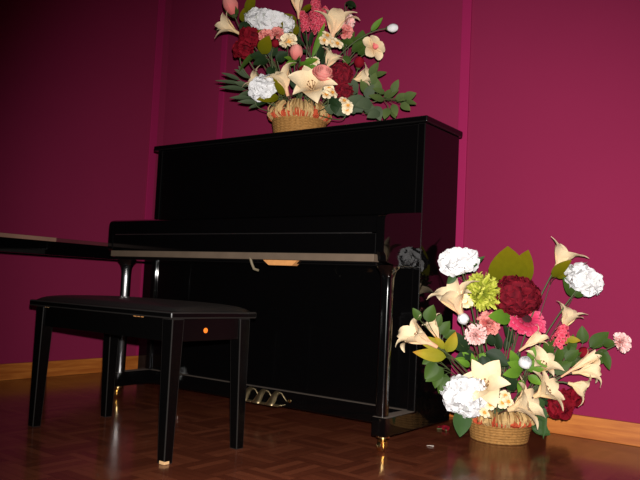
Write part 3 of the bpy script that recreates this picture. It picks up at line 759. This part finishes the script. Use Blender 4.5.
cluster('F', 'geranium', (572, 397), 10, 9, 0, 8, 8, 5, M_red, 'smaller red geranium just above right of the low red one', -.02, GR, 35, up=120, core=M_dark)
plume('F', (558, 346), (564, 326), 8, 'hot pink feathery plume below the right cream lily', -.02, None, 36, 46)
blossoms('F', [(465, 302), (461, 297)], 8, 'cream blossom sprig left of the lime green chrysanthemum', -.01, 'cream blossom sprigs of the floor bouquet', 37)
blossoms('F', [(505, 396), (502, 403), (508, 402)], 6.2, 'cream blossom sprig above the basket rim, between two open lilies', -.13, 'cream blossom sprigs of the floor bouquet', 38)
blossoms('F', [(490, 405), (484, 413), (493, 399)], 6.2, 'cream blossom sprig spilling over the rim beside the white hydrangea', -.15, 'cream blossom sprigs of the floor bouquet', 39)
GS = 'leaf sprays of the floor bouquet'
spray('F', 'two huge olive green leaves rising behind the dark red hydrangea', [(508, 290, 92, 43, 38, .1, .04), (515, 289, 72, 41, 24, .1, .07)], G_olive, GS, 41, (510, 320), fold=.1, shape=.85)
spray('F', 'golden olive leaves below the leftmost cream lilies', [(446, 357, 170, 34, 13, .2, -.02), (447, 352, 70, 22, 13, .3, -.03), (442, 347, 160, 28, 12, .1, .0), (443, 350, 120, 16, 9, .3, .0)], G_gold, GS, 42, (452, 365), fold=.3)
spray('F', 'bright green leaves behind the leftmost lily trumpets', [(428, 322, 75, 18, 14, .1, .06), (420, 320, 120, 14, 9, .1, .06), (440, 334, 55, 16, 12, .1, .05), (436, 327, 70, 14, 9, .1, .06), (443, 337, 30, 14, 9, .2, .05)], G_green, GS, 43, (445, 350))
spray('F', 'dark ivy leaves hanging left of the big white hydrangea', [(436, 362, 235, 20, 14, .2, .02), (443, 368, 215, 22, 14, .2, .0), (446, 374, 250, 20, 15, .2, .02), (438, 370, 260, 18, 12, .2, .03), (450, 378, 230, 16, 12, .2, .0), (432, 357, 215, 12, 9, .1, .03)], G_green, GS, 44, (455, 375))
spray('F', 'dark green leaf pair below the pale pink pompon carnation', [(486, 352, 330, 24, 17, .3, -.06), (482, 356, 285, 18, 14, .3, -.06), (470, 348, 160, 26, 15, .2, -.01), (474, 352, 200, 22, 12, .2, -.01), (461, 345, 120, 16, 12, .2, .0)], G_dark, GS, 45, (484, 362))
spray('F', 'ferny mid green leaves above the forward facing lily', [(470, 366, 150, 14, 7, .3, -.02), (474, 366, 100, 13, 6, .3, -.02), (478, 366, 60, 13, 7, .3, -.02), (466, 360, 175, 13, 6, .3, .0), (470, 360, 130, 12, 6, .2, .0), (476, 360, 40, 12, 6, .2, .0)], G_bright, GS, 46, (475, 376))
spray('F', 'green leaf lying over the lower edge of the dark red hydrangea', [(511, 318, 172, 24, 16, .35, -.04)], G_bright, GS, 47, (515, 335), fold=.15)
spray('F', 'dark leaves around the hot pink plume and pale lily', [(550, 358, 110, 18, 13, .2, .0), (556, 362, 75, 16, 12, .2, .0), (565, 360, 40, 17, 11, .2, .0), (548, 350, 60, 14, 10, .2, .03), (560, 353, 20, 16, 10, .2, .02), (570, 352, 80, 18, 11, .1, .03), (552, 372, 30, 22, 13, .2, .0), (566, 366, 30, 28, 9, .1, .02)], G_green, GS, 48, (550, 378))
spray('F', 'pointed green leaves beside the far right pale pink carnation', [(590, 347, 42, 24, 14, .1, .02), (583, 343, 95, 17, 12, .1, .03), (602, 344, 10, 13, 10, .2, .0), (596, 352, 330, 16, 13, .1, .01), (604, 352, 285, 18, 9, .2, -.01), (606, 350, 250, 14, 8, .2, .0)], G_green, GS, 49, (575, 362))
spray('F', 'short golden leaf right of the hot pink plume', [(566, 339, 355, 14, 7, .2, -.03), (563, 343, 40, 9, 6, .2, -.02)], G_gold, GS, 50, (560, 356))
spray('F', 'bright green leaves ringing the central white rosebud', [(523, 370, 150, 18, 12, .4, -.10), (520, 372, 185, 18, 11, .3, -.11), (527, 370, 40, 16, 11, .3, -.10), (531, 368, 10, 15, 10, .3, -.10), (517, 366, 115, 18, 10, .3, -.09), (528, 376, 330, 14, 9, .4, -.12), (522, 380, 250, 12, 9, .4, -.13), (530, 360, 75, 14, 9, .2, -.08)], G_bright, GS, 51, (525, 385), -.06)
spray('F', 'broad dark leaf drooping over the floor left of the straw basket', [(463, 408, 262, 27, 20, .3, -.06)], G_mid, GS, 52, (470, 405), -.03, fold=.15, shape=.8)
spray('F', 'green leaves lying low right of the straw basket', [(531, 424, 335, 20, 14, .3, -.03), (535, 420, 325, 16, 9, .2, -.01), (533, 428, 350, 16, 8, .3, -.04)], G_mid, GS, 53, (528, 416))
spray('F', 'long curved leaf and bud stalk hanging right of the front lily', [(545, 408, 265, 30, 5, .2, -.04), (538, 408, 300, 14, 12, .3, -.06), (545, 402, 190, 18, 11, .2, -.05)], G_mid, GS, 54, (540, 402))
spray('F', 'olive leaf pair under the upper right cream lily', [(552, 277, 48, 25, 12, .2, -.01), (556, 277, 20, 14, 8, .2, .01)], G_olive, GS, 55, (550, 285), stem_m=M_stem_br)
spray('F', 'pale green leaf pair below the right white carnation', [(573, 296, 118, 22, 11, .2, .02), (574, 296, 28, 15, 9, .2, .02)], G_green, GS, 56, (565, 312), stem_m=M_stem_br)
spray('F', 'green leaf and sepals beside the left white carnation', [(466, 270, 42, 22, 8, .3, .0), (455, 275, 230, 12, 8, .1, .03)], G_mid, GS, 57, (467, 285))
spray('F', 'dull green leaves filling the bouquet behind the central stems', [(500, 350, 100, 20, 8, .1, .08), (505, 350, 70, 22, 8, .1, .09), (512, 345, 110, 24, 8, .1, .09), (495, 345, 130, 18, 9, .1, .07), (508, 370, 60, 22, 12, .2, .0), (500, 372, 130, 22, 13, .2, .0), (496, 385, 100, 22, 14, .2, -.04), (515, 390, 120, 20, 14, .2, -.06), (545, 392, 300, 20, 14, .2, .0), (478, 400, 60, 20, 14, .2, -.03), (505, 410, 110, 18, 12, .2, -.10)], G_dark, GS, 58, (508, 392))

# ---- bouquet on the piano
GT = 'cream lilies in the piano top basket'
lily('T', (240, 34), (222, 24), 14, .15, 'cream lily furthest left, below the upper left pink rose', .0, GT, False, 61, 1, None, .6)
lily('T', (299, 19), (297, -6), 14, .10, 'cream lily trumpet cut by the top edge of the photo', .0, GT, True, 62, .8)
lily('T', (331, 42), (337, 15), 21, .15, 'tall cream lily at the top, right of the pink plumes', -.06, GT, True, 63, 1, None, .8)
lily('T', (325, 71), (333, 55), 14, .25, 'cream lily above the dark red hydrangea', -.06, GT, True, 64)
lily('T', (351, 81), (365, 77), 13, .25, 'cream lily pointing right above the eucalyptus leaves', -.05, GT, False, 65)
lily('T', (313, 92), (311, 85), 22, .88, 'wide open cream lily facing forward just above the piano top basket', -.15, GT, False, 66, 1.0, .2)
lily('T', (288, 96), (281, 71), 18, .22, 'cream lily leaning left in the middle of the piano bouquet, above an olive leaf', -.12, GT, True, 67)
lily('T', (265, 88), (252, 79), 14, .25, 'cream lily behind the small white carnation, left of the basket', -.07, GT, False, 68)
cluster('T', 'hydrangea', (270, 21), 25, 11, -12, 28, 7.5, 4, M_white, 'broad white hydrangea at the top left of the piano bouquet', -.02, None, 71, up=80, core=M_wcore, wave=.09)
cluster('T', 'carnation', (263, 88), 14, 12, 35, 16, 8.5, 5, M_white, 'ruffled white carnation low at the left of the piano bouquet', -.12, None, 72, up=60, core=M_wcore, wave=.09)
GG = 'red geraniums of the piano bouquet'
cluster('T', 'geranium', (250, 38), 12, 11, 0, 11, 8, 5, M_red, 'red geranium below the broad white hydrangea', -.03, GG, 73, up=60, core=M_dark)
cluster('T', 'geranium', (243, 50), 10, 9, 0, 9, 7.5, 5, M_red, 'lower red geranium at the left edge of the piano bouquet', -.04, GG, 74, up=60, core=M_dark)
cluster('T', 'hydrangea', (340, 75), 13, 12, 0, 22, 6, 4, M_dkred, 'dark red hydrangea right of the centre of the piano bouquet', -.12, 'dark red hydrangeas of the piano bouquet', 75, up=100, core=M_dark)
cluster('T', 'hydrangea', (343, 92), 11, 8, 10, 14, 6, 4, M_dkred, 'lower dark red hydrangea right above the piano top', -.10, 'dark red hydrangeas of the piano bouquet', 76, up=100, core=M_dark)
GP = 'pink roses of the piano bouquet'
rose('T', (231, 6), 8.8, M_pink, 'pink rose at the upper left corner of the piano bouquet', .0, GP, 77, (110, .25), 1.3, True)
rose('T', (296, 53), 7.6, M_pink, 'pink rose in the middle of the piano bouquet above the open lily', -.08, GP, 78, (80, .45), 1.15, True)
rose('T', (323, 74), 9, M_pink, 'pink rose between the open lily and the dark red hydrangea', -.19, GP, 79, (70, .7), .9)
GK = 'small pink carnations of the piano bouquet'
pompon('T', 'carnation', (266, 37), 8, M_pink, 'small salmon carnation just under the broad white hydrangea', -.06, GK, 80, (90, .6), 70, .28, 0, .8)
pompon('T', 'carnation', (277, 35), 8, M_pink, 'salmon carnation right of its twin, left of the cream chrysanthemum', -.06, GK, 81, (70, .6), 70, .28, 0, .8)
pompon('T', 'carnation', (347, 22), 8, M_ltpink, 'pale pink carnation right of the tall cream lily', -.01, GK, 82, (40, .6), 90, .2, 0, .9)
pompon('T', 'carnation', (345, 32), 8, M_pink, 'salmon carnation directly below the pale pink one', -.02, GK, 83, (0, .6), 70, .28, 0, .8)
GB = 'red rosebuds of the piano bouquet'
rose('T', (275, 44), 4.6, M_red, 'tiny red rosebud left of the cream chrysanthemum', -.09, GB, 84, (60, .5), 1.0, True, 'rosebud', False)
rose('T', (303, 71), 5.5, M_red, 'red rosebud just above the wide open lily', -.16, GB, 85, (60, .6), 1.0, True, 'rosebud', False)
rose('T', (359, 63), 6.0, M_red, 'red rosebud below the orchid', -.08, GB, 86, (80, .5), 1.05, True, 'rosebud', False)
rose('T', (392, 28), 4.8, M_white, 'white rosebud alone on a long stalk at the right of the piano bouquet', .0, None, 87, (2, .15), 1.3, True, 'rosebud', False)
pompon('T', 'chrysanthemum', (288, 42), 10, M_cream, 'cream chrysanthemum right of the small salmon carnations', -.07, None, 88, (80, .75), 34, .22, .1, .5, eye=M_yellow)
GA = 'pink plumes of the piano bouquet'
plume('T', (306, 30), (303, 13), 5, 'shorter hot pink plume left of the larger ones, by the top lily trumpet', -.02, GA, 89, 44)
plume('T', (318, 32), (315, -2), 8, 'tallest hot pink plume left of the tall cream lily', -.02, GA, 90, 80)
plume('T', (322, 26), (326, 8), 4.5, 'small hot pink plume touching the tall cream lily', -.01, GA, 91, 36)
orchid('T', (373, 48), 13.5, 'cream orchid with blush centre at the right of the piano bouquet', -.03, 92)
GC = 'cream blossom sprigs of the piano bouquet'
blossoms('T', [(324, 41), (332, 42), (337, 44), (327, 36)], 6.5, 'cream blossom sprig under the tall cream lily', -.10, GC, 93)
blossoms('T', [(329, 89), (326, 95), (332, 93)], 6.2, 'cream blossom sprig right of the wide open lily', -.15, GC, 94)
blossoms('T', [(344, 101), (348, 106), (347, 110)], 5.8, 'lowest cream blossom sprig, over the grey green leaves', -.14, GC, 95)
blossoms('T', [(310, 62), (315, 61)], 5.5, 'cream blossom sprig right of the middle pink rose', -.05, GC, 96)
blossoms('T', [(256, 95), (254, 92)], 5.5, 'cream blossom sprig below the small white carnation', -.11, GC, 97)
GV = 'leaf sprays of the piano bouquet'
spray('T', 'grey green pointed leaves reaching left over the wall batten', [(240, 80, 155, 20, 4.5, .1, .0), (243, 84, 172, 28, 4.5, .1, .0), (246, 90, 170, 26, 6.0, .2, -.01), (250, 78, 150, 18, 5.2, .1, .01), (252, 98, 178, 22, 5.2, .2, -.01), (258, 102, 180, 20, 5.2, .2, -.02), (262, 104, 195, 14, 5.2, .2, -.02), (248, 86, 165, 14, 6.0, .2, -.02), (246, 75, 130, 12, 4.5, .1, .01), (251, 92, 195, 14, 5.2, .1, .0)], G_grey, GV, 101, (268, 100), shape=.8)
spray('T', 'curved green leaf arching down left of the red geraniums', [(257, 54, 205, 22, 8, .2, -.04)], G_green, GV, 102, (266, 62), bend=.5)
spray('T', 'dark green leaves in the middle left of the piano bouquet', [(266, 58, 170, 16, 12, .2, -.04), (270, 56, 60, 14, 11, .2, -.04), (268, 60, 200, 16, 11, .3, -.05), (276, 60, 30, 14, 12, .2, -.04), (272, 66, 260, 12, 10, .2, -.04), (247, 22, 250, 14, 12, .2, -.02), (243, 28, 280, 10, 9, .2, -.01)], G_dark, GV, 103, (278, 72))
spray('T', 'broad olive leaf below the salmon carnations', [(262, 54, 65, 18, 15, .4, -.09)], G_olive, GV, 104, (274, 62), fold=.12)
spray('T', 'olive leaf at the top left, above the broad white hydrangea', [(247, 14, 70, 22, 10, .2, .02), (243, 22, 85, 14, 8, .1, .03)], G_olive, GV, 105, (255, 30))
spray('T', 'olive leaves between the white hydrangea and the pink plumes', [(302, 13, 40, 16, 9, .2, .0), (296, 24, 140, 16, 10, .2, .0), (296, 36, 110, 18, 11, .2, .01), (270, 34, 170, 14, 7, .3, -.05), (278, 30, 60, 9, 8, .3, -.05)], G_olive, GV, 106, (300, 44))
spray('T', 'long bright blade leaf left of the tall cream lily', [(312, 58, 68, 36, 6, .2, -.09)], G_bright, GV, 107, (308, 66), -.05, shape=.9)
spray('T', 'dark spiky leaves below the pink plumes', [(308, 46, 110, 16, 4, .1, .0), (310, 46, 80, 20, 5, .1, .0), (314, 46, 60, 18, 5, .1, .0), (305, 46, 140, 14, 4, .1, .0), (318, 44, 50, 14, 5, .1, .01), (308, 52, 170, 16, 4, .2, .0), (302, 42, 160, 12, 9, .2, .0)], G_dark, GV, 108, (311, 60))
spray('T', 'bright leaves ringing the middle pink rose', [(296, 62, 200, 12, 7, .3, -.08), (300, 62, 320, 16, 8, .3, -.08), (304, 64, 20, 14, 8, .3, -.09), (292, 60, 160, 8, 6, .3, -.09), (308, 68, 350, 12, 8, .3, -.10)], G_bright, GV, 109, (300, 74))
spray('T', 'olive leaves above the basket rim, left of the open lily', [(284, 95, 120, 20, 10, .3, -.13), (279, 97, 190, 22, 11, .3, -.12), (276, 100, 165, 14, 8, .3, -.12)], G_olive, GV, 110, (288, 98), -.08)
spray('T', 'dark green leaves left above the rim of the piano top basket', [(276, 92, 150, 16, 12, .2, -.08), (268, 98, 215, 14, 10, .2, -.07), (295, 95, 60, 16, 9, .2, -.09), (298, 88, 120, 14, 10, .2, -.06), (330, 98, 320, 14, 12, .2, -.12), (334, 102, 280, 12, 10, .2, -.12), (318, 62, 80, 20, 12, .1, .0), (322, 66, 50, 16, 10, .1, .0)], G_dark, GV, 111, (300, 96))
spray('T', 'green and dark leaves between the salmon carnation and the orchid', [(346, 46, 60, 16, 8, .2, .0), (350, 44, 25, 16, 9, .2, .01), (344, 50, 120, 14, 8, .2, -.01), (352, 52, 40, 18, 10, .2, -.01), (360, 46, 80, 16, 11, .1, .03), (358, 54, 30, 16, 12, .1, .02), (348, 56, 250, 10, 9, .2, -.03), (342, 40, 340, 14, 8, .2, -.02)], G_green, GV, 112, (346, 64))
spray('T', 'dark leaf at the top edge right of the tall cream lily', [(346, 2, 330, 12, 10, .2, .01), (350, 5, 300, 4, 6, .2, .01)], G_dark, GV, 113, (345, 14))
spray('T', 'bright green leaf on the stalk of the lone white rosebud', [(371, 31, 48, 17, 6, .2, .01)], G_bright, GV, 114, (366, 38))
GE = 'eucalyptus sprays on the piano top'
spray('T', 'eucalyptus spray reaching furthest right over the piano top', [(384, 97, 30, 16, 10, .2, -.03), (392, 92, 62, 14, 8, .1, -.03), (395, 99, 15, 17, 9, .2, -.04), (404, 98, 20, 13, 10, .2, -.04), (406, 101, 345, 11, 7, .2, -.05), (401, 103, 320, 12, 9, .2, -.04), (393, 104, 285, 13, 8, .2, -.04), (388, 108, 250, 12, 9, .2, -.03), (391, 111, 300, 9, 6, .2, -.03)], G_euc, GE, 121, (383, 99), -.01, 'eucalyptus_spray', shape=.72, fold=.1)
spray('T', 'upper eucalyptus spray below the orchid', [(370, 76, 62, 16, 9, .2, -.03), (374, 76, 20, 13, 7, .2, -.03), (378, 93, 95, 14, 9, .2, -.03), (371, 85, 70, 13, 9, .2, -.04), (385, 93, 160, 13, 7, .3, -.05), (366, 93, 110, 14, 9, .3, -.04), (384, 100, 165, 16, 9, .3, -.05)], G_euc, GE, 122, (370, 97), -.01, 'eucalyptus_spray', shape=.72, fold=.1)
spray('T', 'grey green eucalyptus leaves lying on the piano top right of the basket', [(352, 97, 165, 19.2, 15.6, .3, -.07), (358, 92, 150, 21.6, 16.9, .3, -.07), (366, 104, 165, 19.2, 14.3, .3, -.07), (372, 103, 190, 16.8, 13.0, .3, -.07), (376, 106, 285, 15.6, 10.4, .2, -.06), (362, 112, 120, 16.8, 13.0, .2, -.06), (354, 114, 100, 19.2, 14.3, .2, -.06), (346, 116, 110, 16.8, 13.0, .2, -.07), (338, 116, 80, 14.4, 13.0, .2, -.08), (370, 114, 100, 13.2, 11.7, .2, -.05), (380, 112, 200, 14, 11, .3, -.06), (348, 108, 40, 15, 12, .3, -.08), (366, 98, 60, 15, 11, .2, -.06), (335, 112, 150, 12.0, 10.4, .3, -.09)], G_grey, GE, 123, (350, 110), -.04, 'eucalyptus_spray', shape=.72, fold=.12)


# ---------------------------------------------------------------- small things on the floor
p = V((-.055, .352, 0))
fb = empty('fallen_blossom', p, 'small red blossom with a green sprig fallen on the floor beside the piano end', 'flower')
bm = bmesh.new(); rnd = random.Random(4)
for dx, dy in ((-.012, .004), (.014, -.006), (.002, .014)): floret(bm, p+V((dx, dy, .008)), V((dx*20, dy*20-.4, 1)).normalized(), .016, 5, rnd.random()*6, rnd)
finish(bm, 'petals', M_red, fb, angle=80)
bm = bmesh.new(); tube(bm, [p+V((-.018, -.02, .004)), p+V((0, 0, .005)), p+V((.025, -.022, .004))], .003, 6); finish(bm, 'sprig', M_stem, fb)
bm = bmesh.new(); q = V((.055, .03, .0008))
vs = [bm.verts.new(q+V(c)) for c in ((-.014, -.004, 0), (0, -.007, .002), (.013, -.002, .001), (.010, .005, .003), (-.004, .006, .001))]
r = bmesh.ops.extrude_face_region(bm, geom=[bm.faces.new(vs)])
for v in r['geom']:
    if isinstance(v, bmesh.types.BMVert): v.co.z += .0012
tag(finish(bm, 'paper_scrap', mat('scrap_paper', (.62, .55, .48), .8)), 'tiny pale scrap of paper on the parquet in front of the floor basket', 'paper')

# ---------------------------------------------------------------- light: the flash beside the lens and a trace of room light
ld = bpy.data.lights.new('camera_flash', 'SPOT'); ld.energy = 520; ld.shadow_soft_size = .008; ld.color = (1, .95, .92)
ld.spot_size = math.radians(80); ld.spot_blend = .9
lo = bpy.data.objects.new('camera_flash', ld); COL.objects.link(lo); lo.location = CAM + UP*.055 + RT*.012 - FW*.01
lo.rotation_euler = (-(FW*.97+RT*.13-UP*.12)).to_track_quat('Z', 'Y').to_euler()
w = bpy.data.worlds.new('world'); scene.world = w; w.use_nodes = True
bg = w.node_tree.nodes['Background']; bg.inputs[0].default_value = (1, .9, .85, 1); bg.inputs[1].default_value = .0012
vs_ = scene.view_settings; vs_.view_transform = 'Standard'; vs_.look = 'None'; vs_.exposure = 0; vs_.gamma = 1; vs_.use_curve_mapping = False
